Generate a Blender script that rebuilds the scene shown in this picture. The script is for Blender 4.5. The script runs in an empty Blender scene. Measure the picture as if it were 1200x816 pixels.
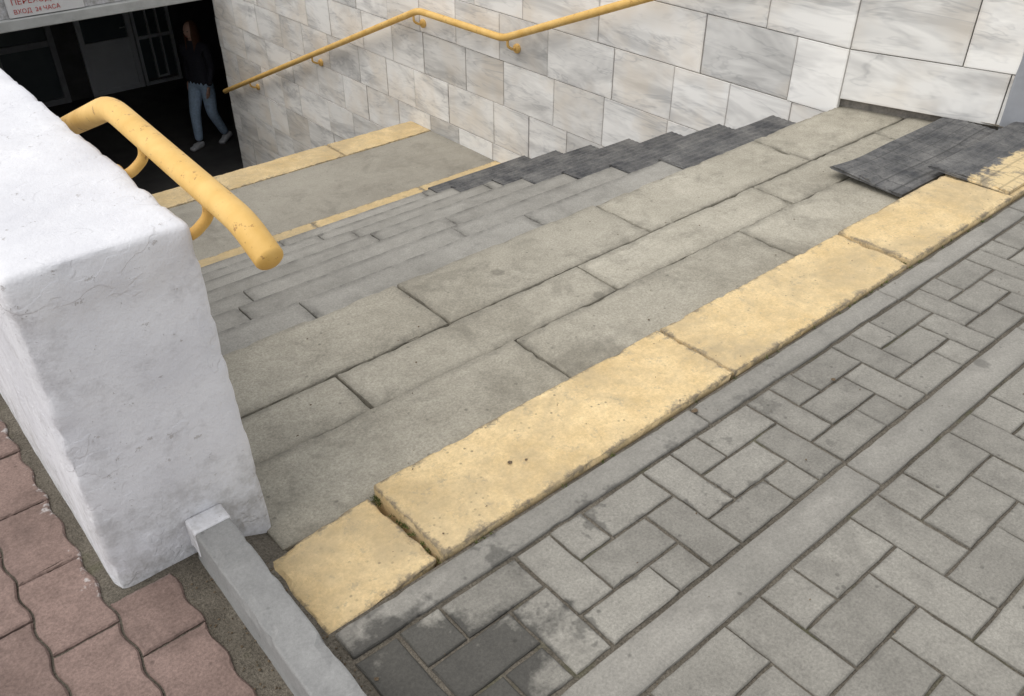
import bpy, math, random
from mathutils import Vector, noise, Matrix
random.seed(7)
sc=bpy.context.scene
R=random.random
def U(a,b): return a+(b-a)*R()

# ------------------------------------------------------------ mesh builder
class MB:
    def __init__(s): s.v=[];s.f=[];s.c=[];s.m=[]
    def add(s,vs,fs,tint=1.0,rnd=None,edge=None,mi=0):
        o=len(s.v);rnd=R() if rnd is None else rnd
        s.v+= [tuple(p) for p in vs]
        for i in range(len(vs)):
            s.c.append((tint,rnd,edge[i] if edge else 0.0,1.0))
        for f in fs: s.f.append(tuple(o+i for i in f));s.m.append(mi)
    def obj(s,name,mats,parent=None,smooth=False):
        me=bpy.data.meshes.new(name);me.from_pydata(s.v,[],s.f)
        if not isinstance(mats,(list,tuple)): mats=[mats]
        for m in mats: me.materials.append(m)
        a=me.attributes.new("tint",'FLOAT_COLOR','POINT')
        a.data.foreach_set("color",[x for c in s.c for x in c])
        me.polygons.foreach_set("material_index",s.m)
        if smooth: me.polygons.foreach_set("use_smooth",[True]*len(s.f))
        me.update()
        ob=bpy.data.objects.new(name,me);sc.collection.objects.link(ob)
        if parent: ob.parent=parent
        return ob
def empty(name):
    e=bpy.data.objects.new(name,None);sc.collection.objects.link(e);return e

def box(mb,x0,x1,y0,y1,z0,z1,tint=1.0,mi=0):
    vs=[(x,y,z) for z in(z0,z1) for y in(y0,y1) for x in(x0,x1)]
    fs=[(0,2,3,1),(4,5,7,6),(0,1,5,4),(2,6,7,3),(0,4,6,2),(1,3,7,5)]
    mb.add(vs,fs,tint,mi=mi)

def lin(a,b,step,r):
    L=[a,a+r];n=max(1,int(round((b-a-2*r)/step)))
    for i in range(1,n): L.append(a+r+(b-a-2*r)*i/n)
    L+= [b-r,b];return L
def gridbox(mb,X,Y,Z,r,step=9,amp=0,freq=6,eamp=0,tint=1.0,mi=0,seed=0,xf=None,lists=None,sag=0):
    """rounded, slightly eroded block"""
    xs,ys,zs=[lin(A[0],A[1],step,r) for A in (X,Y,Z)]
    if lists:
        if lists[0]: xs=lists[0]
        if lists[1]: ys=lists[1]
        if lists[2]: zs=lists[2]
    lo=Vector((xs[0],ys[0],zs[0]));hi=Vector((xs[-1],ys[-1],zs[-1]))
    idx={};vs=[];ed=[];fs=[]
    so=Vector((seed*3.17,seed*1.7,seed*.9))
    def V(i,j,k):
        key=(i,j,k)
        if key in idx:return idx[key]
        p=Vector((xs[i],ys[j],zs[k]))
        q=Vector([min(max(p[a],lo[a]+r),hi[a]-r) for a in range(3)])
        d=p-q;n=d.normalized() if d.length>0 else Vector((0,0,1))
        dist=sorted([min(p[a]-lo[a],hi[a]-p[a]) for a in range(3)])
        e=max(0,1-dist[1]/0.03)
        disp=0
        if amp: disp+=amp*noise.noise((p+so)*freq)+amp*.5*noise.noise((p+so)*freq*3.1)
        if eamp and dist[1]<r*1.5+1e-6:
            disp-=eamp*max(0,noise.noise((p+so)*9)*.9+noise.noise((p+so)*28)*.7+.0)*2
        p2=q+n*(r+disp)
        if xf: p2=xf(p2)
        idx[key]=len(vs);vs.append(p2);ed.append(e);return idx[key]
    nx,ny,nz=len(xs)-1,len(ys)-1,len(zs)-1
    for i in range(nx):
        for j in range(ny):
            fs.append((V(i,j,nz),V(i+1,j,nz),V(i+1,j+1,nz),V(i,j+1,nz)))
            fs.append((V(i,j,0),V(i,j+1,0),V(i+1,j+1,0),V(i+1,j,0)))
    for i in range(nx):
        for k in range(nz):
            fs.append((V(i,0,k),V(i+1,0,k),V(i+1,0,k+1),V(i,0,k+1)))
            fs.append((V(i,ny,k),V(i,ny,k+1),V(i+1,ny,k+1),V(i+1,ny,k)))
    for j in range(ny):
        for k in range(nz):
            fs.append((V(0,j,k),V(0,j,k+1),V(0,j+1,k+1),V(0,j+1,k)))
            fs.append((V(nx,j,k),V(nx,j+1,k),V(nx,j+1,k+1),V(nx,j,k+1)))
    mb.add(vs,fs,tint,edge=ed,mi=mi)

def prism(mb,out,z,dep=.04,ch=.004,tint=1.0,tilt=(0,0)):
    n=len(out);cx=sum(p[0] for p in out)/n;cy=sum(p[1] for p in out)/n
    def zz(x,y): return z+(x-cx)*tilt[0]+(y-cy)*tilt[1]
    vs=[];ed=[]
    nr=[]
    for i in range(n):
        a=out[i-1];b=out[(i+1)%n];t=Vector((b[0]-a[0],b[1]-a[1])).normalized()
        nr.append((-t.y,t.x))
    for (x,y) in out: vs.append((x,y,z-dep));ed.append(1)
    for (x,y) in out: vs.append((x,y,zz(x,y)-ch*U(.8,1.4)));ed.append(1)
    for i,(x,y) in enumerate(out):
        c=ch*U(.7,1.5);vs.append((x+nr[i][0]*c,y+nr[i][1]*c,zz(x,y)));ed.append(.6)
    fs=[]
    for L in (0,n):
        for i in range(n):
            j=(i+1)%n;fs.append((L+i,L+j,L+n+j,L+n+i))
    for i,(x,y) in enumerate(out):
        vs.append((x+nr[i][0]*ch*4,y+nr[i][1]*ch*4,zz(x,y)));ed.append(0)
    for i in range(n):
        j=(i+1)%n;fs.append((2*n+i,2*n+j,3*n+j,3*n+i))
    fs.append(tuple(range(3*n,4*n)))
    mb.add(vs,fs,tint,edge=ed)
def rect_outline(x0,x1,y0,y1,seg=.035,j=.0009):
    P=[]
    def side(a,b):
        L=math.hypot(b[0]-a[0],b[1]-a[1]);n=max(1,int(L/seg))
        for i in range(n):
            t=i/n;P.append((a[0]+(b[0]-a[0])*t+U(-j,j),a[1]+(b[1]-a[1])*t+U(-j,j)))
    side((x0,y0),(x1,y0));side((x1,y0),(x1,y1));side((x1,y1),(x0,y1));side((x0,y1),(x0,y0))
    return P

# ------------------------------------------------------------ materials
class N:
    def __init__(s,name):
        s.mat=bpy.data.materials.new(name);s.mat.use_nodes=True
        s.t=s.mat.node_tree;s.b=s.t.nodes['Principled BSDF'];s.tc=s.t.nodes.new('ShaderNodeTexCoord')
        s.P=s.tc.outputs['Object']
    def n(s,ty,**k):
        x=s.t.nodes.new(ty)
        for a,b in k.items(): setattr(x,a,b)
        return x
    def l(s,a,b): s.t.links.new(a,b)
    def setv(s,sock,v):
        if isinstance(v,bpy.types.NodeSocket): s.l(v,sock)
        else: sock.default_value=v
    def noise(s,scale,det=4,rough=.6,vec=None,dist=0):
        x=s.n('ShaderNodeTexNoise');x.inputs['Scale'].default_value=scale;x.inputs['Detail'].default_value=min(det,4)
        x.inputs['Roughness'].default_value=rough;x.inputs['Distortion'].default_value=dist
        s.l(vec or s.P,x.inputs['Vector']);return x.outputs['Fac']
    def vor(s,scale,vec=None,feat='F1'):
        x=s.n('ShaderNodeTexVoronoi',feature=feat);x.inputs['Scale'].default_value=scale
        s.l(vec or s.P,x.inputs['Vector']);return x.outputs['Distance']
    def map(s,v,a,b,c=0,d=1):
        x=s.n('ShaderNodeMapRange');s.setv(x.inputs[0],v)
        for i,q in zip((1,2,3,4),(a,b,c,d)): x.inputs[i].default_value=q
        return x.outputs[0]
    def math(s,op,a,b=0.0):
        x=s.n('ShaderNodeMath',operation=op);s.setv(x.inputs[0],a);s.setv(x.inputs[1],b);return x.outputs[0]
    def mul(s,a,b): return s.math('MULTIPLY',a,b)
    def mix(s,f,a,b,mode='MIX'):
        x=s.n('ShaderNodeMix',data_type='RGBA',blend_type=mode)
        s.setv(x.inputs[0],f)
        for sk,v in((x.inputs[6],a),(x.inputs[7],b)):
            if isinstance(v,(tuple,list)): v=tuple(v)+((1,) if len(v)==3 else ())
            s.setv(sk,v)
        return x.outputs[2]
    def scale(self,col,f):
        x=self.n('ShaderNodeVectorMath',operation='SCALE')
        if isinstance(col,tuple): x.inputs[0].default_value=col
        else: self.l(col,x.inputs[0])
        self.setv(x.inputs[3],f);return x.outputs[0]
    def attr(s):
        a=s.n('ShaderNodeAttribute',attribute_name='tint');q=s.n('ShaderNodeSeparateColor');s.l(a.outputs['Color'],q.inputs[0])
        return q.outputs[0],q.outputs[1],q.outputs[2]
    def pos(s):
        q=s.n('ShaderNodeSeparateXYZ');s.l(s.P,q.inputs[0]);return q.outputs
    def bump(s,h,st=.4,dist=.01):
        x=s.n('ShaderNodeBump');x.inputs['Strength'].default_value=st;x.inputs['Distance'].default_value=dist
        s.setv(x.inputs['Height'],h);s.l(x.outputs[0],s.b.inputs['Normal'])
    def out(s,col,rough=.85,spec=.3):
        s.setv(s.b.inputs['Base Color'],col if not isinstance(col,tuple) else col+(1,))
        s.setv(s.b.inputs['Roughness'],rough);s.b.inputs['Specular IOR Level'].default_value=spec
        return s.mat

def stone(name,c1,c2,var=2.2,speck=90,spk=.35,spots=True,edge_dark=.35,wet=False,bst=.3,mottle=14,rough=.88,red=False,stain=.0):
    m=N(name);t,r,e=m.attr()
    off=m.n('ShaderNodeVectorMath',operation='ADD');cx=m.n('ShaderNodeCombineXYZ')
    m.l(m.mul(r,7.0),cx.inputs[0]);m.l(m.mul(r,3.0),cx.inputs[2])
    m.l(m.P,off.inputs[0]);m.l(cx.outputs[0],off.inputs[1]);v=off.outputs[0]
    nb=m.noise(var,4,.7)
    big=m.map(nb,.36,.64)
    med=m.map(m.noise(mottle,3,.75,v),.3,.7)
    f=m.math('ADD',m.mul(big,.6),m.mul(med,.4))
    col=m.mix(f,c1,c2)
    ns=m.noise(speck*1.6,3,.85)
    sp=m.map(ns,.30,.70,1-spk*1.3,1+spk*1.3)
    col=m.scale(col,m.mul(sp,t))
    ed=m.mul(m.mul(e,edge_dark),m.map(med,.1,.9))
    col=m.mix(ed,col,tuple(x*.35 for x in c1))
    if stain:
        sn=m.map(m.noise(4.3,4,.75,None,.4),.52,.70)
        col=m.mix(m.mul(sn,stain),col,tuple(x*.45 for x in c1))
    if spots:
        d=m.vor(2.3,v);col=m.mix(m.mul(m.map(m.math('ADD',d,m.mul(med,.03)),.085,.06),.5),col,tuple(x*.42 for x in c1))
        d2=m.vor(15,m.P);col=m.mix(m.mul(m.map(d2,.10,.05),.5),col,tuple(x*.35 for x in c1))
    ro=rough
    if wet:
        x,y,z=m.pos()
        dx=m.mul(m.math('ABSOLUTE',m.math('SUBTRACT',x,.54)),2.0)
        dy=m.mul(m.math('ABSOLUTE',m.math('SUBTRACT',y,.85)),2.6)
        nn=m.noise(11,4,.7)
        dd=m.math('ADD',m.math('ADD',dx,dy),m.math('ADD',nn,m.mul(e,-.12)))
        w=m.map(dd,1.20,1.02)
        w2=m.mul(m.map(m.math('ADD',m.noise(6.5,4,.75),m.mul(e,.07)),.60,.65),m.map(y,.68,.74))
        w2=m.mul(w2,m.mul(m.map(x,2.6,1.3),.6))
        w=m.math('MAXIMUM',w,w2)
        col=m.mix(w,col,m.scale(col,.33));ro=m.map(w,0,1,rough,.6)
    if red:
        x,y,z=m.pos()
        pw=m.math('SUBTRACT',m.map(x,.085,.155),m.map(m.noise(13,4,.8),.3,.7,0,1.25))
        pw=m.mul(m.map(pw,.0,.3),m.map(y,1.50,1.56))
        col=m.mix(m.mul(pw,.75),col,(.58,.56,.55))
    m.bump(m.math('ADD',ns,m.mul(med,.35)),bst,.006)
    return m.out(col,ro)

M_paver=stone('paver_concrete',(.19,.18,.158),(.315,.30,.263),wet=True,spk=.2,stain=.32,edge_dark=.4)
M_red=stone('paver_red',(.15,.104,.088),(.275,.195,.168),red=True,spk=.24,stain=.5,edge_dark=.4)
M_kerb=stone('kerb_concrete',(.23,.22,.195),(.34,.323,.288),spk=.16,edge_dark=.35,wet=True,stain=.3)
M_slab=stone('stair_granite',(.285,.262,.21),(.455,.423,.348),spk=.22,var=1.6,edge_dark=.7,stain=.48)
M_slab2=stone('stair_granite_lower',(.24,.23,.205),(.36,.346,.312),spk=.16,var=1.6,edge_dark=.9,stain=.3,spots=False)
M_land=stone('landing_concrete',(.26,.24,.20),(.36,.338,.285),spk=.15,var=1.2,stain=.35)
M_beam=stone('beam_grey',(.20,.20,.195),(.32,.318,.31),spk=.1,edge_dark=.2,bst=.2,stain=.45)

def mk_ground():
    m=N('ground_dirt');a=m.map(m.noise(5,4,.7),.3,.7);c=m.mix(a,(.10,.087,.068),(.20,.177,.142))
    n2=m.noise(160,3,.8)
    c=m.scale(c,m.map(n2,.3,.7,.5,1.5))
    g=m.map(m.noise(7,2),.60,.7);c=m.mix(m.mul(g,.4),c,(.085,.095,.035))
    m.bump(n2,.8,.01);return m.out(c,.95)
M_ground=mk_ground()
def mk_yellow():
    m=N('yellow_paint_worn');t,r,e=m.attr()
    n4=m.noise(4,4,.8)
    c=m.mix(m.map(n4,.32,.68),(.66,.485,.245),(.84,.65,.365))
    n9=m.noise(110,4,.85)
    c=m.scale(c,m.mul(m.map(n9,.3,.7,.78,1.13),t))
    n16=m.noise(17,4,.85)
    w=m.math('ADD',n16,m.mul(e,.10))
    wear=m.map(w,.57,.69)
    c=m.mix(m.mul(wear,.68),c,(.38,.32,.22))
    dirt=m.map(m.noise(2.4,4,.85,None,.5),.42,.67)
    c=m.mix(m.mul(dirt,.66),c,(.40,.32,.20))
    ge=m.map(m.math('ADD',m.mul(e,.5),n16),.80,1.02);c=m.mix(m.mul(ge,.75),c,(.17,.14,.10))
    pit=m.mul(m.map(m.vor(42),.2,.1),m.map(n4,.52,.62));c=m.mix(m.mul(pit,.7),c,(.16,.125,.08))
    d=m.vor(2.6);c=m.mix(m.mul(m.map(m.math('ADD',d,m.mul(n16,.16)),.165,.11),.8),c,(.14,.105,.07))
    m.bump(m.math('ADD',n9,m.mul(wear,-.3)),.45,.006)
    return m.out(c,.88)
M_yellow=mk_yellow()
def mk_white():
    m=N('whitewash_plaster');x,y,z=m.pos()
    n3=m.noise(3,4,.7)
    c=m.mix(m.map(n3,.3,.7),(.60,.60,.63),(.74,.74,.76))
    n9=m.noise(10,4,.85)
    d=m.mul(m.map(n9,.52,.68),m.map(z,.78,.74,.06,.42));c=m.mix(d,c,(.40,.39,.395))
    low=m.mul(m.map(z,.28,-.05),m.map(n9,.35,.60));c=m.mix(m.mul(low,.8),c,(.30,.29,.27))
    n23=m.noise(30,4,.8)
    chip=m.map(n23,.645,.66);c=m.mix(m.mul(chip,.55),c,(.36,.335,.31))
    nf=m.noise(3.6,4,.65,None,.3)
    l1=m.map(nf,.535,.545)
    h=m.math('ADD',m.mul(n23,.55),m.mul(n9,.5))
    h=m.math('ADD',h,m.math('ADD',m.mul(l1,.20),m.mul(chip,-.35)))
    m.bump(h,.5,.010);return m.out(c,.85,.15)
M_white=mk_white()
def mk_marble():
    m=N('marble_tile');t,r,e=m.attr()
    cx=m.n('ShaderNodeCombineXYZ')
    m.l(m.mul(r,31.0),cx.inputs[0]);m.l(m.mul(r,17.0),cx.inputs[1]);m.l(m.mul(r,11.0),cx.inputs[2])
    ad=m.n('ShaderNodeVectorMath',operation='ADD');m.l(m.P,ad.inputs[0]);m.l(cx.outputs[0],ad.inputs[1])
    mp=m.n('ShaderNodeMapping');mp.inputs['Rotation'].default_value=(.85,.2,0);mp.inputs['Scale'].default_value=(1,.75,3.0);m.l(ad.outputs[0],mp.inputs[0]);v=mp.outputs[0]
    cloud=m.map(m.noise(1.7,4,.68,v,.5),.34,.56)
    n1=m.noise(1.5,4,.66,v,.7);vein=m.map(m.math('ABSOLUTE',m.math('SUBTRACT',n1,.5)),.0,.026,1,0)
    vein=m.mul(vein,m.map(cloud,.9,.4,.3,1))
    c=m.mix(cloud,(.54,.53,.51),(.83,.815,.78))
    warm=m.map(m.noise(1.8,3,.6,ad.outputs[0]),.46,.66);c=m.mix(m.mul(warm,.42),c,(.68,.58,.45))
    c=m.mix(m.mul(vein,.48),c,(.35,.35,.35))
    c=m.scale(c,t);c=m.mix(m.mul(e,.22),c,(.3,.27,.23))
    return m.out(c,.5,.35)
M_marble=mk_marble()
def simple(name,c,rough=.7,var=.15,sc_=20,spec=.3,metal=0):
    m=N(name);n1=m.noise(sc_,3,.7);a=m.map(n1,.3,.7,1-var,1+var);x=m.scale(tuple(c),a);m.b.inputs['Metallic'].default_value=metal
    return m.out(x,rough,spec)
M_mortar=simple('mortar',(.24,.22,.195),.95,.3,30)
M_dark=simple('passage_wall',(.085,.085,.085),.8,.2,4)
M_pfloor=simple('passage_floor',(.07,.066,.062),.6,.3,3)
M_lint=simple('lintel_paint',(.46,.47,.46),.7,.12,6)
M_pil=simple('pillar_paint',(.30,.31,.33),.7,.12,6)
M_door=simple('door_plastic',(.62,.64,.66),.4,.05,5)
M_glass=simple('door_glass',(.10,.12,.13),.15,.1,3,.5)
M_signw=simple('sign_white',(.7,.7,.7),.5,.05,5)
M_signr=simple('sign_red',(.5,.05,.04),.5,.05,5)
def mk_rail():
    m=N('yellow_rail_paint')
    c=m.mix(m.map(m.noise(9,4),.3,.7),(.62,.37,.095),(.76,.50,.175))
    nn=m.noise(38,4,.75)
    ch=m.map(nn,.61,.65);c=m.mix(m.mul(ch,.7),c,(.30,.15,.06))
    m.bump(nn,.3,.004);return m.out(c,.6,.3)
M_rail=mk_rail()
def mk_rubber(name='rubber_mat',yel=False,bf=.5):
    m=N(name);x,y,z=m.pos()
    c=m.mix(m.map(m.noise(5,4,.8),.35,.7),(.055,.056,.06),(.18,.176,.168))
    n1=m.noise(130,3,.8);c=m.scale(c,m.map(n1,.3,.7,.7,1.4))
    if yel:
        n14=m.noise(14,4,.75)
        f=m.map(m.math('ADD',y,m.mul(m.math('SUBTRACT',n14,.5),.16)),1.335,1.31)
        f=m.mul(f,m.map(n14,.62,.48,.3,.9))
        c=m.mix(f,c,(.72,.56,.31))
    br=m.n('ShaderNodeTexBrick');br.offset=0;br.inputs['Scale'].default_value=1;br.inputs['Brick Width'].default_value=.11;br.inputs['Row Height'].default_value=.08;br.inputs['Mortar Size'].default_value=.004
    m.l(m.P,br.inputs['Vector'])
    c=m.mix(m.mul(br.outputs['Fac'],bf),c,(.03,.03,.03))
    m.bump(m.math('ADD',m.mul(br.outputs['Fac'],-1.2*bf),m.mul(n1,.3)),.5,.004)
    return m.out(c,.65,.3)
M_rubber=mk_rubber();M_rubbery=mk_rubber('rubber_mat_painted',True,.3);M_rubc=mk_rubber('rubber_cover',False,.0)

# ------------------------------------------------------------ ground sheet (ring around stairwell)
PY=10.5   # portal plane
HX0,HX1,HY0,HY1=.40,4.50,1.13,PY+.05
mb=MB();B=150;zg=-.007
xs=[-B,HX0,HX1,B];ys=[-B,HY0,HY1,B]
vs=[(x,y,zg) for y in ys for x in xs]
fs=[]
for j in range(3):
    for i in range(3):
        if i==1 and j==1: continue
        a=j*4+i;fs.append((a,a+1,a+5,a+4))
mb.add(vs,fs)
mb.add([(.40,1.13,-.007),(.52,1.13,-.05),(.52,1.56,-.065),(.40,1.56,-.007)],[(0,1,2,3)])
mb.obj('ground',M_ground)

# ------------------------------------------------------------ grey herringbone pavement
def herring(mb,X0,X1,Y0,Y1,ox,oy,c=.109,gap=.006):
    i0=int((X0-ox)/c)-3;i1=int((X1-ox)/c)+3;j0=int((Y0-oy)/c)-3;j1=int((Y1-oy)/c)+3
    for i in range(i0,i1):
        for j in range(j0,j1):
            r=(i-j)%4
            if r==0: a=(i,i+2,j,j+1)
            elif r==3: a=(i,i+1,j,j+2)
            else: continue
            x0,x1,y0,y1=ox+a[0]*c,ox+a[1]*c,oy+a[2]*c,oy+a[3]*c
            x0=max(x0,X0);x1=min(x1,X1);y0=max(y0,Y0);y1=min(y1,Y1)
            if x1-x0<.035 or y1-y0<.035: continue
            g=gap/2;w=U(-.0012,.0022)
            x0+=g+w;x1-=g-w;y0+=g;y1-=g
            near=(.3<x0<4.5 and y0>-.4)
            o=rect_outline(x0,x1,y0,y1,.03 if near else 9,.0013)
            prism(mb,o,U(-.0018,.0010),tint=U(.88,1.12),tilt=(U(-.012,.012),U(-.012,.012)),ch=.003)
mb=MB()
herring(mb,.435,9,.712,1.035,.455,.705,gap=.008)
herring(mb,.435,9,-4,.595,.50,.595-.122*40,c=.122,gap=.007)
mb.obj('herringbone_pavement',M_paver)
mb=MB()
x=.46
for L in [1.16,1.0,1.0,1.0,1.0,1.0,1.0,1.0]:
    gridbox(mb,(x,x+L-.006),(1.04,1.118),(-.2,.003+U(-.002,.002)),.006,.03,.0012,10,.004,tint=U(.95,1.05),seed=x);x+=L
kk=mb.obj('kerb',M_kerb,smooth=False)
mb=MB();x=.44
for L in [.32+1.0,1.0,1.0,1.0,1.0,1.0,1.0,1.0]:
    gridbox(mb,(x,x+L-.006),(.602,.704),(-.2,.001+U(-.002,.002)),.006,.035,.0012,10,.003,tint=U(.97,1.05),seed=x+9);x+=L
mb.obj('kerb',M_kerb)

# ------------------------------------------------------------ reddish wavy pavers
mb=MB();cw,cl=.142,.24
def wave(t): return .005*math.sin(t/cl*2*math.pi*2)
for i in range(-14,2):
    x0=.270-(1-i)*cw;x1=x0+cw
    yo=(.0 if i%2 else cl/2)+.07
    for j in range(-8,22):
        y0=yo+j*cl-.3;y1=y0+cl
        xa,xb=x0+.0025,x1-.0025;ya,yb=y0+.0025,y1-.0025
        if x1>.17 and y1>1.51:
            if y0>1.45:
                if x0>.15: continue
            if x0>.12:
                yb=min(yb,1.51)
                if yb-ya<.04: continue
        lim=.153 if y1>1.6 else .27
        if xb>lim: xb=lim
        if xb-xa<.03: continue
        n=14;o=[];wl_=wave if xb<lim else (lambda t:0)
        for k in range(n): o.append((xa+wave(ya)+(xb-xa-wave(ya)+wl_(ya))*k/n,ya+U(-.001,.001)))
        for k in range(n): yy=ya+(yb-ya)*k/n;o.append((xb+wl_(yy),yy))
        for k in range(n): o.append((xb+wl_(yb)+(xa-xb+wave(yb)-wl_(yb))*k/n,yb+U(-.001,.001)))
        for k in range(n): yy=yb+(ya-yb)*k/n;o.append((xa+wave(yy),yy))
        prism(mb,o,U(-.002,.002),tint=U(.85,1.12),tilt=(U(-.02,.02),U(-.02,.02)),ch=.0035)
mb.obj('red_paving',M_red)

# ------------------------------------------------------------ stairway
st=empty('stairway')
XL,XR=.505,4.296
SX=4.62
def tiltf(cx,cy,z,tx,ty,dz=0,rot=0):
    def f(p):
        x,y=p.x-cx,p.y-cy
        if rot: x,y=x*math.cos(rot)-y*math.sin(rot),x*math.sin(rot)+y*math.cos(rot)
        return Vector((cx+x,cy+y,p.z+x*tx+y*ty+dz))
    return f
mb=MB()
sl=[(.765,1.845,.0,.0,.004),(1.853,2.865,-.003,.01,-.006),(2.873,3.70,.004,-.01,.004),(3.708,4.62,0,0,-.01)]
for i,(a,b,dz,ty,rot) in enumerate(sl):
    gridbox(mb,(a,b),(1.135,1.437),(-.11,.012),.007,.012,.0012,7,.006,tint=U(.95,1.04),seed=i+3,xf=tiltf((a+b)/2,1.28,0,U(-.004,.004),ty,dz,rot*.6))
gridbox(mb,(.452,.752),(1.14,1.43),(-.13,-.014),.010,.014,.002,8,.006,tint=1.02,seed=21,xf=tiltf(.62,1.28,0,.07,-.03,-.005,.035))
mb.obj('yellow_edging',M_yellow,st)
def row(mb,xs_,y0,y1,z,th=.06,step=.03,er=.004,r=.006,gap=.006,dy=.003,tl=.008,rt=.0015,tv=.07):
    for i in range(len(xs_)-1):
        a,b=xs_[i]+gap/2,xs_[i+1]-gap/2
        o=U(-dy,dy)
        gridbox(mb,(a,b),(y0+o*.3,y1+o),(z-th,z),r,step,.0012,5,er,tint=U(1-tv,1+tv),seed=R()*50,xf=tiltf((a+b)/2,(y0+y1)/2,0,U(-.0015,.0015),U(-tl,tl),U(-.0015,.0015),U(-rt,rt)))
mb=MB()
row(mb,[XL,1.52,2.70,3.7,SX],1.445,1.762,-.052,er=.005)
row(mb,[XL,.98,2.02,3.1,4.1,SX],1.768,1.985,-.060,er=.006)
row(mb,[XL,1.44,2.46,3.58,SX],2.004,2.335,-.070,er=.007,r=.008)
mb.obj('upper_treads',M_slab,st)
mb=MB()
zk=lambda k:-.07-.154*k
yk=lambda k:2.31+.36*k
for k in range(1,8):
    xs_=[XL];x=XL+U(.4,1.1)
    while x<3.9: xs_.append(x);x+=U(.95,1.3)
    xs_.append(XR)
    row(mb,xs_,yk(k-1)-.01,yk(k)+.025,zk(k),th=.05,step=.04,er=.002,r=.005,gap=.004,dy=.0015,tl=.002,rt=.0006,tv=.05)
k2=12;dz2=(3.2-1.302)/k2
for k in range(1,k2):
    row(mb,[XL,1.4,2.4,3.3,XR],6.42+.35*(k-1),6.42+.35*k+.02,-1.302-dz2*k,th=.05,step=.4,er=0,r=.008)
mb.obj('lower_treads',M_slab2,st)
mb=MB()
gridbox(mb,(XL,XR),(4.82,6.12),(-1.4,-1.302),.005,.1,.002,2)
mb.obj('landing',M_land,st)
mb=MB()
box(mb,XL-.01,SX,1.13,2.31,-3.4,-.118)
for k in range(1,8): box(mb,XL-.01,XR+.008,yk(k-1),yk(k),-3.4,zk(k)-.048)
box(mb,XL-.01,XR+.008,yk(7),6.42,-3.4,-1.36)
for k in range(1,k2): box(mb,XL-.01,XR+.008,6.42+.35*(k-1),6.42+.35*k,-3.52,-1.302-dz2*k-.048)
mb.obj('risers',M_land,st)
mb=MB()
for a,b in((XL,1.3),(1.308,2.35),(2.358,3.4),(3.408,XR)):
    gridbox(mb,(a,b),(6.12,6.44),(-1.4,-1.296),.01,.04,.0015,5,.005,tint=U(.8,.92),seed=a)
for a,b in((XL,1.5),(1.508,2.55),(2.558,3.5),(3.508,XR)):
    gridbox(mb,(a,b),(5.03,5.22),(-1.4,-1.297),.004,.04,.0012,5,.003,tint=U(.75,.88),seed=a+4)
mb.obj('yellow_landing_edging',M_yellow,st)

def cover(mb,x0,x1,y0,y1,z,lip=.05,th=.008,warp=0,n=14,wr=0):
    prof=[];yy=y0;i=0
    while yy<y1-.001:
        prof.append((yy,z+th+(.0035 if i%2 else 0)));yy+=.018;i+=1
    prof.append((y1,z+th));prof.append((y1+th,z+th*.4))
    if lip: prof+= [(y1+th,z-lip),(y1,z-lip)]
    prof+= [(y1,z),(y0,z)]
    vs=[];fs=[];P=len(prof)
    for a in range(n+1):
        x=x0+(x1-x0)*a/n
        for (y,zz) in prof:
            w=wr*noise.noise(Vector((x*3,y*3,z*9)))
            vs.append((x+.02*noise.noise(Vector((y*9,z*5,1)))*(1 if a==0 else 0),y,zz+w+warp*(max(0,1-a/n*4)**2)*(1 if y>y1-.2 else .4)))
    for a in range(n):
        for b in range(P):
            c=(b+1)%P;fs.append((a*P+b,a*P+c,(a+1)*P+c,(a+1)*P+b))
    fs.append(tuple(range(P)));fs.append(tuple(reversed(range(n*P,n*P+P))))
    mb.add(vs,fs)
mb=MB()
for k in range(1,8):
    cover(mb,3.34+U(-.05,.05),4.29,yk(k-1)+.004,yk(k)+.032,zk(k)+.002,wr=.006)
mb.obj('rubber_stair_cover',M_rubc,st)
mb=MB();cover(mb,3.44,4.47,1.475,1.82,-.035,lip=0,warp=.02,wr=.016,th=.014);mb.obj('rubber_mat',M_rubber)
mb=MB();cover(mb,3.70,4.60,1.16,1.50,.016,lip=0,warp=.008,wr=.01,th=.012);mb.obj('rubber_mat',M_rubbery)

# ------------------------------------------------------------ small growth and litter
mb=MB()
def tuft(x,y,z,n,s):
    for _ in range(n):
        a=U(0,6.28);r=U(0,s);px,py=x+r*math.cos(a),y+r*math.sin(a);h=U(.003,.011);w=.0016
        b=U(0,6.28);dx,dy=math.cos(b)*w,math.sin(b)*w;lx,ly=U(-.006,.006),U(-.006,.006)
        mb.add([(px-dx,py-dy,z),(px+dx,py+dy,z),(px+lx+dx*.5,py+ly+dy*.5,z+h*.8),(px+lx*1.5,py+ly*1.5,z+h)],[(0,1,2,3)])
for i in range(26): tuft(.758+U(-.004,.004),U(1.15,1.43),-.03+U(0,.012),8,.007)
for i in range(30): tuft(U(.78,3.6),1.127+U(-.003,.003),-.006,6,.006)
for i in range(14): tuft(2.869,U(1.15,1.43),-.008,6,.005)
M_moss=simple('moss',(.10,.12,.035),.9,.4,60)
mb.obj('moss',M_moss)
mb=MB()
def flake(x,y,z,s):
    n=6;a0=U(0,6.28);vs=[];e_=U(.5,1)
    for k in range(n):
        a=a0+6.283*k/n;r=s*U(.6,1.1);vs.append((x+r*math.cos(a),y+r*math.sin(a)*e_,z+U(.0005,.003)))
    vs.append((x,y,z+U(.002,.006)));mb.add(vs,[(k,(k+1)%n,n) for k in range(n)],tint=U(.4,1.6))
for i in range(90):
    x=U(.5,3.6)
    c=R()
    if c<.35: flake(x,U(1.15,1.42),.013,U(.0015,.004))
    elif c<.7: flake(x,U(1.46,2.2),-.05,U(.002,.005))
    else: flake(x,U(.2,1.1),.002,U(.0015,.004))
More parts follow.
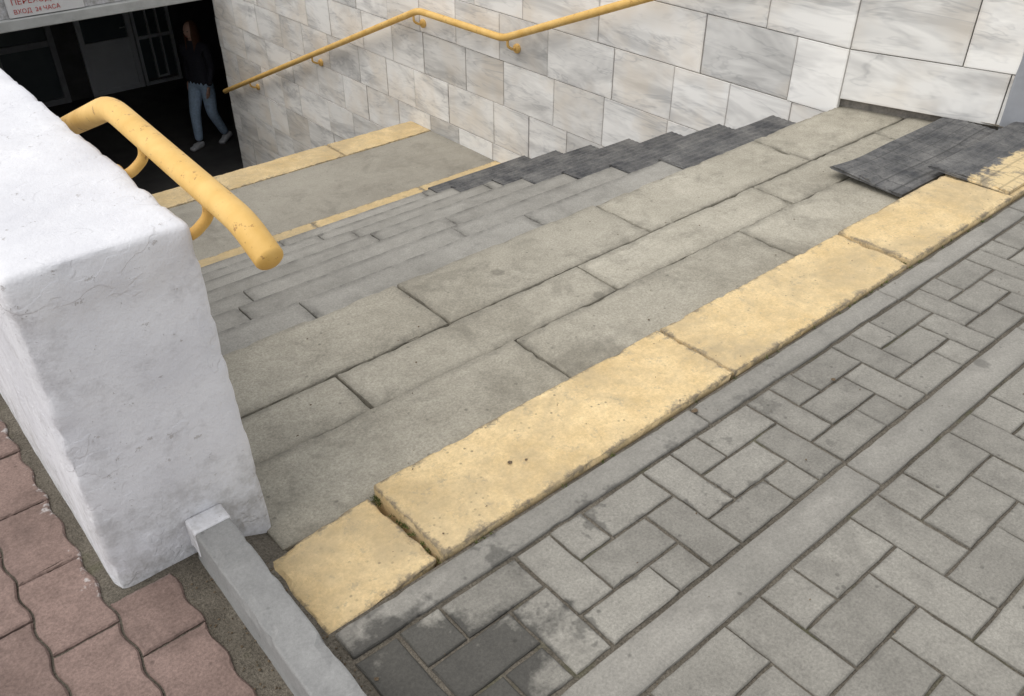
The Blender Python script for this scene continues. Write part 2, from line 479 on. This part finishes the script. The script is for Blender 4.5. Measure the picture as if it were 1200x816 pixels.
for p in((1.62,1.10,.004,.014),(1.08,1.27,.013,.009),(1.12,1.25,.013,.006),(2.05,.93,.002,.008),(.47,.97,.0,.007)): flake(*p)
for i in range(160): flake(U(.27,.34) if R()<.5 else U(.42,.45),U(.9,1.5),-.006,U(.001,.004))
M_deb=simple('dry_debris',(.13,.095,.06),.9,.5,200)
mb.obj('leaf_litter',M_deb)

# ------------------------------------------------------------ white parapet wall
mb=MB()
ys=lin(1.53,3.6,.022,.014)[:-1]+[4.2,5,6,7,8,9,10,PY-.03,PY-.016]
zs=[-3.4,-3.386,-2.5,-1.5,-.8,-.4]+[-.2+.982*i/48 for i in range(0,49)][:-1]+[.786,.80]
def wl(p):
    d=0;dx=0
    if p.x>.3: dx=.028*max(0,min(1,(.8-p.z)/.8))
    n1=noise.noise(Vector((p.x*14,p.z*3,2)))+.5*noise.noise(Vector((p.x*40,p.z*9,7)))
    if p.y<1.6:
        capz=.70+.02*n1
        if p.z>capz: d-=.006
        d+=.004*noise.noise(Vector((p.x*6,p.z*5,2)))
    return Vector((p.x+dx+.002*noise.noise(Vector((p.z*5,p.y*3,5))),p.y+d,p.z+.003*noise.noise(Vector((p.x*5,p.y*3,9)))))
gridbox(mb,(.158,.50),(0,1),(0,1),.014,.018,.0016,12,.0065,xf=wl,lists=(lin(.158,.50,.018,.014),ys,zs))
pw=mb.obj('white_parapet_wall',M_white,smooth=True)

# ------------------------------------------------------------ tubes
def tube(mb,pts,r,seg=20,bend=None,cap=True,mi=0):
    pts=[Vector(p) for p in pts]
    P=[pts[0]]
    for i in range(1,len(pts)-1):
        a,b,c=pts[i-1],pts[i],pts[i+1];bl=bend or r*2.2
        d1=(a-b);d2=(c-b);l=min(bl,d1.length*.45,d2.length*.45)
        s=b+d1.normalized()*l;e=b+d2.normalized()*l
        for k in range(7):
            t=k/6;P.append(s*(1-t)**2+b*2*t*(1-t)+e*t*t)
    P.append(pts[-1])
    vs=[];fs=[];up=Vector((1,0,0))
    rings=[]
    n=len(P)
    T=[(P[min(i+1,n-1)]-P[max(i-1,0)]).normalized() for i in range(n)]
    for i in range(n):
        rings.append((P[i],T[i],r))
    if cap:
        pre=[(P[0]-T[0]*r*.45*math.sin(a),T[0],max(r*math.cos(a),1e-4)) for a in (1.5,1.1,.7,.35)]
        post=[(P[-1]+T[-1]*r*.45*math.sin(a),T[-1],max(r*math.cos(a),1e-4)) for a in (.35,.7,1.1,1.5)]
        rings=pre+rings+post
    for (p,t,rr) in rings:
        u=up-t*up.dot(t)
        if u.length<.1: u=Vector((0,1,0))-t*t.y
        u.normalize();w=t.cross(u)
        for k in range(seg):
            a=2*math.pi*k/seg;vs.append(p+(u*math.cos(a)+w*math.sin(a))*rr)
    for i in range(len(rings)-1):
        for k in range(seg):
            j=(k+1)%seg;fs.append((i*seg+k,i*seg+j,(i+1)*seg+j,(i+1)*seg+k))
    fs.append(tuple(reversed(range(seg))));o=(len(rings)-1)*seg;fs.append(tuple(range(o,o+seg)))
    mb.add(vs,fs,mi=mi)
mb=MB();xr=.577
tube(mb,[(xr,1.37,.76),(xr,1.46,.80),(xr,2.13,.845),(xr,2.6,.66),(xr,4.9,-.30),(xr,6.2,-.33),(xr,10.2,-2.07)],.029,24,.07)
for y,z in((1.63,.805),(1.96,.828),(3.2,.41),(4.3,-.05),(5.5,-.31),(7.5,-.89),(9.0,-1.54)):
    tube(mb,[(xr,y,z),(xr,y,z-.055),(.535,y,z-.085),(.49,y,z-.085)],.012,12,.02)
    tube(mb,[(.496,y,z-.085),(.512,y,z-.085)],.03,16)
mb.obj('handrail',M_rail,smooth=True)
mb=MB();xr=4.2
tube(mb,[(xr,2.55,.70),(xr,5.0,-.245),(xr,6.08,-.25),(xr,10.38,-2.01)],.027,20,.07)
for y,z in((3.1,.49),(4.95,-.235),(6.15,-.29),(8.0,-1.04),(9.6,-1.69)):
    tube(mb,[(xr,y,z),(xr,y,z-.06),(4.25,y,z-.09),(4.31,y,z-.09)],.01,12,.02)
    tube(mb,[(4.285,y,z-.09),(4.305,y,z-.09)],.035,16)
mb.obj('handrail',M_rail,smooth=True)

# ------------------------------------------------------------ grey beam
mb=MB()
gridbox(mb,(.333,.418),(-.6,1.515),(-.05,.10),.006,.02,.001,9,.007,xf=lambda p:Vector((p.x-(1.5-p.y)*.012,p.y,p.z)))
bm_=mb.obj('grey_guard_beam',M_beam,smooth=False)
mb=MB()
gridbox(mb,(.331,.420),(1.475,1.532),(.02,.104),.006,.012,.001,9,.008)
e=mb.obj('painted_end',M_white);e.parent=bm_

# ------------------------------------------------------------ marble wall
mw=empty('marble_wall')
def tiles(mb,ori,d,nrm,L,rows,lens,s0=0):
    ori=Vector(ori);d=Vector(d).normalized();nrm=Vector(nrm).normalized()
    for ri,(z0,z1) in enumerate(rows):
        ln=lens(z0);s=-U(0,ln) if s0 is None else s0
        while s<L:
            w=ln*U(.75,1.3);a=max(s,0);b=min(s+w,L)
            if b-a>.04:
                g=.0012;pr=U(.0,.004);tl=U(-.003,.003)
                def P(u,z,o):
                    q=ori+d*u+nrm*(o+pr+tl*((u-a)/(b-a)));return (q.x,q.y,z)
                za,zb=z0+g+U(0,.002),z1-g-U(0,.002);aa,bb=a+g+U(0,.002),b-g-U(0,.002);c=.002
                vs=[P(aa,za,0),P(bb,za,0),P(bb,zb,0),P(aa,zb,0),
                    P(aa,za,.02),P(bb,za,.02),P(bb,zb,.02),P(aa,zb,.02),
                    P(aa+c,za+c,.0225),P(bb-c,za+c,.0225),P(bb-c,zb-c,.0225),P(aa+c,zb-c,.0225),
                    P(aa+.012,za+.012,.0225),P(bb-.012,za+.012,.0225),P(bb-.012,zb-.012,.0225),P(aa+.012,zb-.012,.0225)]
                ed=[1]*8+[.8]*4+[0]*4
                fs=[]
                for l in(0,4,8):
                    for i in range(4): j=(i+1)%4;fs.append((l+i,l+j,l+4+j,l+4+i))
                fs.append((12,13,14,15))
                v=R();t=U(.97,1.10) if v>.2 else U(.82,.93)
                mb.add(vs,fs,t,edge=ed)
            s+=w
rows=[(.24-.35*(i+1),.24-.35*i) for i in range(10)]
mb=MB()
lens=lambda z:(1.05 if z>.2 else (.72 if z>-.3 else .52))
tiles(mb,(4.323,2.32,0),(0,1,0),(-1,0,0),PY-2.32,rows+[(.24,.74),(.74,1.02)],lens,None)
kd=Vector((.235,-.77,0)).normalized();kn=Vector((-.77,-.235,0)).normalized()
tiles(mb,Vector((4.323,2.32,0))-kd*.006,kd,kn,.90,[(-.02,.24),(.24,.74),(.74,1.02)],lambda z:.62 if z<.2 else .56)
mb.obj('tiles',M_marble,mw)
mb=MB()
box(mb,4.332,4.70,2.33,PY+.005,-3.4,1.02)
a=Vector((4.334,2.35,0));b=a+kd*.93
vs=[];
for z in(-.3,1.02):
    for q in(a,b,b-kn*.36,a-kn*.36): vs.append((q.x,q.y,z))
mb.add(vs,[(3,2,1,0),(4,5,6,7),(0,1,5,4),(1,2,6,5),(2,3,7,6),(3,0,4,7)])
mb.obj('core',M_mortar,mw)
mb=MB()
gridbox(mb,(4.27,4.76),(2.3,PY+.24),(1.02,1.08),.01,.5,.001,3,.002)
mb.obj('coping',M_kerb,mw)
mb=MB();q=a+kd*.80
def rotp(p):
    return Vector((q.x,q.y,0))+kd*p.x+kn*p.y+Vector((0,0,p.z))
gridbox(mb,(0,.36),(-.36,.06),(-.1,1.12),.01,.08,.001,4,.003,xf=rotp)
mb.obj('end_pillar',M_pil,mw)

# ------------------------------------------------------------ underpass
up=empty('underpass')
mb=MB()
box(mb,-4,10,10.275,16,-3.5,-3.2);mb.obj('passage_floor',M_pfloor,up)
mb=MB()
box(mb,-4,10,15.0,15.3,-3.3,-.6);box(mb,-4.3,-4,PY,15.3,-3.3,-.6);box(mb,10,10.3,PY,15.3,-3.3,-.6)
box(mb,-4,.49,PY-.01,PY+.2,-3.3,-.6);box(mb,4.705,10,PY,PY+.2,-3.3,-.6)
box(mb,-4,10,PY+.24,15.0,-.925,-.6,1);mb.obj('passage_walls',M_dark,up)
mb=MB();box(mb,.16,4.70,PY+.012,PY+.235,-.82,.62);mb.obj('portal_wall',M_white,up)
mb=MB();gridbox(mb,(.505,4.296),(PY-.06,PY+.25),(-.935,-.825),.01,.3,.001,3);mb.obj('lintel',M_lint,up)
mb=MB();box(mb,.16,4.26,PY-.03,PY+.25,.62,.70);mb.obj('portal_coping',M_kerb,up)
sg=empty('entrance_sign')
mb=MB();gridbox(mb,(2.10,2.86),(PY-.03,PY+.006),(-.815,-.59),.004,.5);mb.obj('board',M_signw,sg)
def text(s,x,z,y,size,mat,par):
    cu=bpy.data.curves.new('lettering','FONT');cu.body=s;cu.size=size;cu.extrude=.001
    ob=bpy.data.objects.new('lettering',cu);sc.collection.objects.link(ob);ob.location=(x,y,z);ob.rotation_euler=(math.pi/2,0,0)
    ob.data.materials.append(mat);ob.parent=par
text("ПЕРЕХОД",2.15,-.69,PY-.033,.082,M_signr,sg);text("ВХОД  24 ЧАСА",2.15,-.78,PY-.033,.062,M_signr,sg)
dr=empty('glazed_door')
mb=MB()
def fr(x0,x1,z0,z1,w=.07,y0=14.93,y1=14.995,mid=None):
    gridbox(mb,(x0,x0+w),(y0,y1),(z0,z1),.006);gridbox(mb,(x1-w,x1),(y0,y1),(z0,z1),.006)
    gridbox(mb,(x0+w,x1-w),(y0+.003,y1),(z0,z0+w),.006);gridbox(mb,(x0+w,x1-w),(y0+.003,y1),(z1-w,z1),.006)
    if mid: gridbox(mb,(x0+w,x1-w),(y0+.003,y1),(mid,mid+w),.006)
fr(3.85,4.70,-3.195,-1.1,.08,mid=-2.45)
box(mb,3.93,4.62,14.955,14.97,-3.12,-2.45)
fr(4.72,5.35,-3.195,-1.1,.05,mid=-2.45);fr(4.95,5.15,-3.1,-1.15,.03,14.94,14.99)
mb.obj('frame',M_door,dr)
mb=MB();box(mb,3.93,4.62,14.975,14.985,-2.38,-1.18);box(mb,4.77,5.30,14.975,14.985,-3.1,-1.15);mb.obj('glass',M_glass,dr)
mb=MB();tube(mb,[(4.58,14.93,-2.2),(4.58,14.89,-2.2),(4.50,14.89,-2.2)],.009,10,.01);mb.obj('handle',M_lint,dr)
d2=empty('glazed_door')
mb=MB();fr(2.6,3.5,-3.195,-1.1,.09,mid=-2.3);mb.obj('frame',M_pil,d2)
mb=MB();box(mb,2.69,3.41,14.975,14.985,-3.1,-1.2);mb.obj('glass',M_glass,d2)

# ------------------------------------------------------------ pedestrian
def skin(name,verts,edges,rad,root=0,sub=2):
    me=bpy.data.meshes.new(name);me.from_pydata(verts,edges,[])
    ob=bpy.data.objects.new(name,me);sc.collection.objects.link(ob)
    md=ob.modifiers.new('s','SKIN');md.use_smooth_shade=True
    for i,r in enumerate(rad):
        v=me.skin_vertices[0].data[i];v.radius=(r,r) if not isinstance(r,tuple) else r
        v.use_root=(i==root)
    ob.modifiers.new('b','SUBSURF').levels=sub
    dg=bpy.context.evaluated_depsgraph_get();m2=bpy.data.meshes.new_from_object(ob.evaluated_get(dg))
    bpy.data.objects.remove(ob);return m2
pe=empty('pedestrian_woman')
M_jeans=simple('denim',(.36,.47,.60),.9,.2,30);M_jacket=simple('jacket',(.025,.025,.033),.8,.2,30);M_skin=simple('skin',(.50,.31,.24),.6,.05,20)
M_hair=simple('hair',(.09,.04,.022),.6,.3,60);M_shoe=simple('shoe',(.5,.5,.5),.6,.1,30);M_eye=simple('eye',(.02,.015,.012),.3,.1,5);M_lip=simple('lips',(.4,.12,.1),.5,.05,5)
bv=[(0,0,.90),(0,.0,1.02),(0,.0,1.18),(0,.01,1.32),(0,.0,1.41),(0,-.01,1.47),
 (-.09,0,.86),(-.095,-.12,.48),(-.09,-.16,.09),
 (.09,0,.86),(.095,-.02,.47),(.09,.17,.11),
 (-.17,.01,1.34),(-.215,.06,1.09),(-.22,.02,.86),
 (.17,.01,1.34),(.215,.0,1.09),(.215,-.12,.88)]
be=[(0,1),(1,2),(2,3),(3,4),(4,5),(0,6),(6,7),(7,8),(0,9),(9,10),(10,11),(3,12),(12,13),(13,14),(3,15),(15,16),(16,17)]
br_=[(.17,.13),(.14,.11),(.155,.11),(.15,.10),(.06,.055),(.05,.05),.11,.075,.055,.11,.075,.055,.065,.05,.04,.065,.05,.04]
me=skin('body',bv,be,br_)
for m in(M_jeans,M_jacket,M_skin): me.materials.append(m)
for p in me.polygons:
    c=p.center;p.use_smooth=True
    arm=abs(c.x)>.165 and c.z>.83
    p.material_index=0 if (c.z<.88 and not arm) else (2 if c.z>1.43 else 1)
ob=bpy.data.objects.new('body',me);sc.collection.objects.link(ob);ob.parent=pe
for si,(hx,hy,hz,dy) in enumerate(((-.22,.02,.86,-.2),(.215,-.12,.88,-.45))):
    V_=[(hx,hy,hz),(hx,hy+dy*.04,hz-.04),(hx,hy+dy*.08,hz-.08)];E_=[(0,1),(1,2)];Rr=[(.02,.026),(.016,.032),(.014,.034)]
    for fi in range(4):
        o=len(V_);off=(fi-1.5)*.018;L=(.062,.072,.068,.052)[fi]
        s=1 if hx<0 else -1
        V_+=[(hx,hy+dy*.08+off,hz-.085),(hx+s*.006,hy+dy*.08+off,hz-.085-L*.55),(hx+s*.022,hy+dy*.08+off,hz-.085-L)]
        E_+=[(2,o),(o,o+1),(o+1,o+2)];Rr+=[.0085,.008,.0065]
    o=len(V_);V_+=[(hx+.008,hy-.035,hz-.05),(hx+.012,hy-.05,hz-.085)];E_+=[(1,o),(o,o+1)];Rr+=[.010,.0085]
    m2=skin('hand',V_,E_,Rr,0,1);m2.materials.append(M_skin)
    o2=bpy.data.objects.new('hand_%d'%(si+1),m2);sc.collection.objects.link(o2);o2.parent=pe
mb=MB();vs=[];fs=[];nu,nv=24,18
for j in range(nv+1):
    ph=math.pi*j/nv
    for i in range(nu):
        th_=2*math.pi*i/nu;x=math.sin(ph)*math.cos(th_);y=math.sin(ph)*math.sin(th_);z=math.cos(ph)
        w=1-.25*max(0,-z)**1.5
        px_,py_,pz_=.073*x*w,.092*y*w,.112*z
        if y<-.6 and abs(x)<.22 and -.35<z<.15: py_-=.018*(1-abs(x)/.22)*(1-abs(z+.18)/.35)
        if y<-.5 and z<-.6: py_-=.006
        vs.append((px_,py_-.01,pz_+1.545))
for j in range(nv):
    for i in range(nu):
        k=(i+1)%nu;fs.append((j*nu+i,(j+1)*nu+i,(j+1)*nu+k,j*nu+k))
mb.add(vs,fs);mb.obj('head',M_skin,pe,True)
def ell(name,c,r,mat):
    mb=MB();vs=[];fs=[];n=12
    for j in range(n+1):
        for i in range(n):
            a=math.pi*j/n;b=2*math.pi*i/n
            vs.append((c[0]+r[0]*math.sin(a)*math.cos(b),c[1]+r[1]*math.sin(a)*math.sin(b),c[2]+r[2]*math.cos(a)))
    for j in range(n):
        for i in range(n): k=(i+1)%n;fs.append((j*n+i,(j+1)*n+i,(j+1)*n+k,j*n+k))
    mb.add(vs,fs);return mb.obj(name,mat,pe,True)
for s in(-1,1):
    ell('eye_%d'%(s+2),(s*.028,-.092,1.555),(.012,.006,.006),M_eye)
    ell('ear_%d'%(s+2),(s*.073,0,1.54),(.01,.018,.028),M_skin)
ell('mouth',(0,-.093,1.495),(.02,.006,.006),M_lip)
mb=MB();vs=[];fs=[];nu,nv=28,22
for j in range(nv+1):
    t=j/nv
    for i in range(nu):
        a=math.radians(-50+280*i/(nu-1))
        if t<.4:
            ph=t/.4*math.pi/2;rr=math.sin(ph);z=1.548+.125*math.cos(ph)
        else: rr=1+.12*math.sin((t-.4)*3);z=1.548-(t-.4)/.6*.36
        n_=1+.06*noise.noise(Vector((i*.9,j*.15,0)))
        vs.append((.086*rr*math.cos(a)*n_,.104*rr*math.sin(a)*n_+.0+.01,z+.006*noise.noise(Vector((i,j,3)))))
for j in range(nv):
    for i in range(nu-1): fs.append((j*nu+i,(j+1)*nu+i,(j+1)*nu+i+1,j*nu+i+1))
mb.add(vs,fs);ho=mb.obj('hair',M_hair,pe,True);ho.modifiers.new('s','SOLIDIFY').thickness=.015
for si,(x,y,z,rx) in enumerate(((-.09,-.20,.04,0),(.09,.17,.06,.3))):
    mb=MB();gridbox(mb,(x-.045,x+.045),(y-.14,y+.10),(z-.04,z+.045),.03,.02,.002,9,xf=(lambda p,y=y,z=z,rx=rx:Vector((p.x,y+(p.y-y)*math.cos(rx)-(p.z-z)*math.sin(rx),z+(p.y-y)*math.sin(rx)+(p.z-z)*math.cos(rx)-(0.02 if (p.y<y-.05 and p.z>z) else 0)))))
    mb.obj('shoe_%d'%(si+1),M_shoe,pe,True)
pe.location=(4.46,11.80,-3.2);pe.rotation_euler=(0,0,math.radians(-62));pe.scale=(1.06,1.06,1.03)

# ------------------------------------------------------------ light, world, camera
w=bpy.data.worlds.new("World");sc.world=w;w.use_nodes=True;nt=w.node_tree
bg=nt.nodes['Background'];sky=nt.nodes.new('ShaderNodeTexSky');sky.sky_type='NISHITA';sky.sun_disc=False
EL,AZ=math.radians(62),math.radians(160)
sky.sun_elevation=EL;sky.sun_rotation=math.pi/2-AZ
hs=nt.nodes.new('ShaderNodeHueSaturation');hs.inputs['Saturation'].default_value=.12;hs.inputs['Value'].default_value=1.6
nt.links.new(sky.outputs[0],hs.inputs['Color']);nt.links.new(hs.outputs[0],bg.inputs['Color']);bg.inputs['Strength'].default_value=.15
L=bpy.data.lights.new('sun','SUN');L.energy=1.3;L.angle=math.radians(45);L.color=(1,.94,.86)
lo=bpy.data.objects.new('sun',L);sc.collection.objects.link(lo)
sd=Vector((math.cos(EL)*math.cos(AZ),math.cos(EL)*math.sin(AZ),math.sin(EL)));lo.rotation_euler=sd.to_track_quat('Z','Y').to_euler()
cam=bpy.data.cameras.new('camera');co=bpy.data.objects.new('camera',cam);sc.collection.objects.link(co);sc.camera=co
cam.sensor_width=36;cam.lens=30.36;cam.clip_start=.05;cam.clip_end=500
co.location=(0,0,1.55);co.rotation_euler=(math.radians(54.9),0,math.radians(49.4-90))
sc.view_settings.view_transform='Standard';sc.view_settings.look='None';sc.view_settings.exposure=0
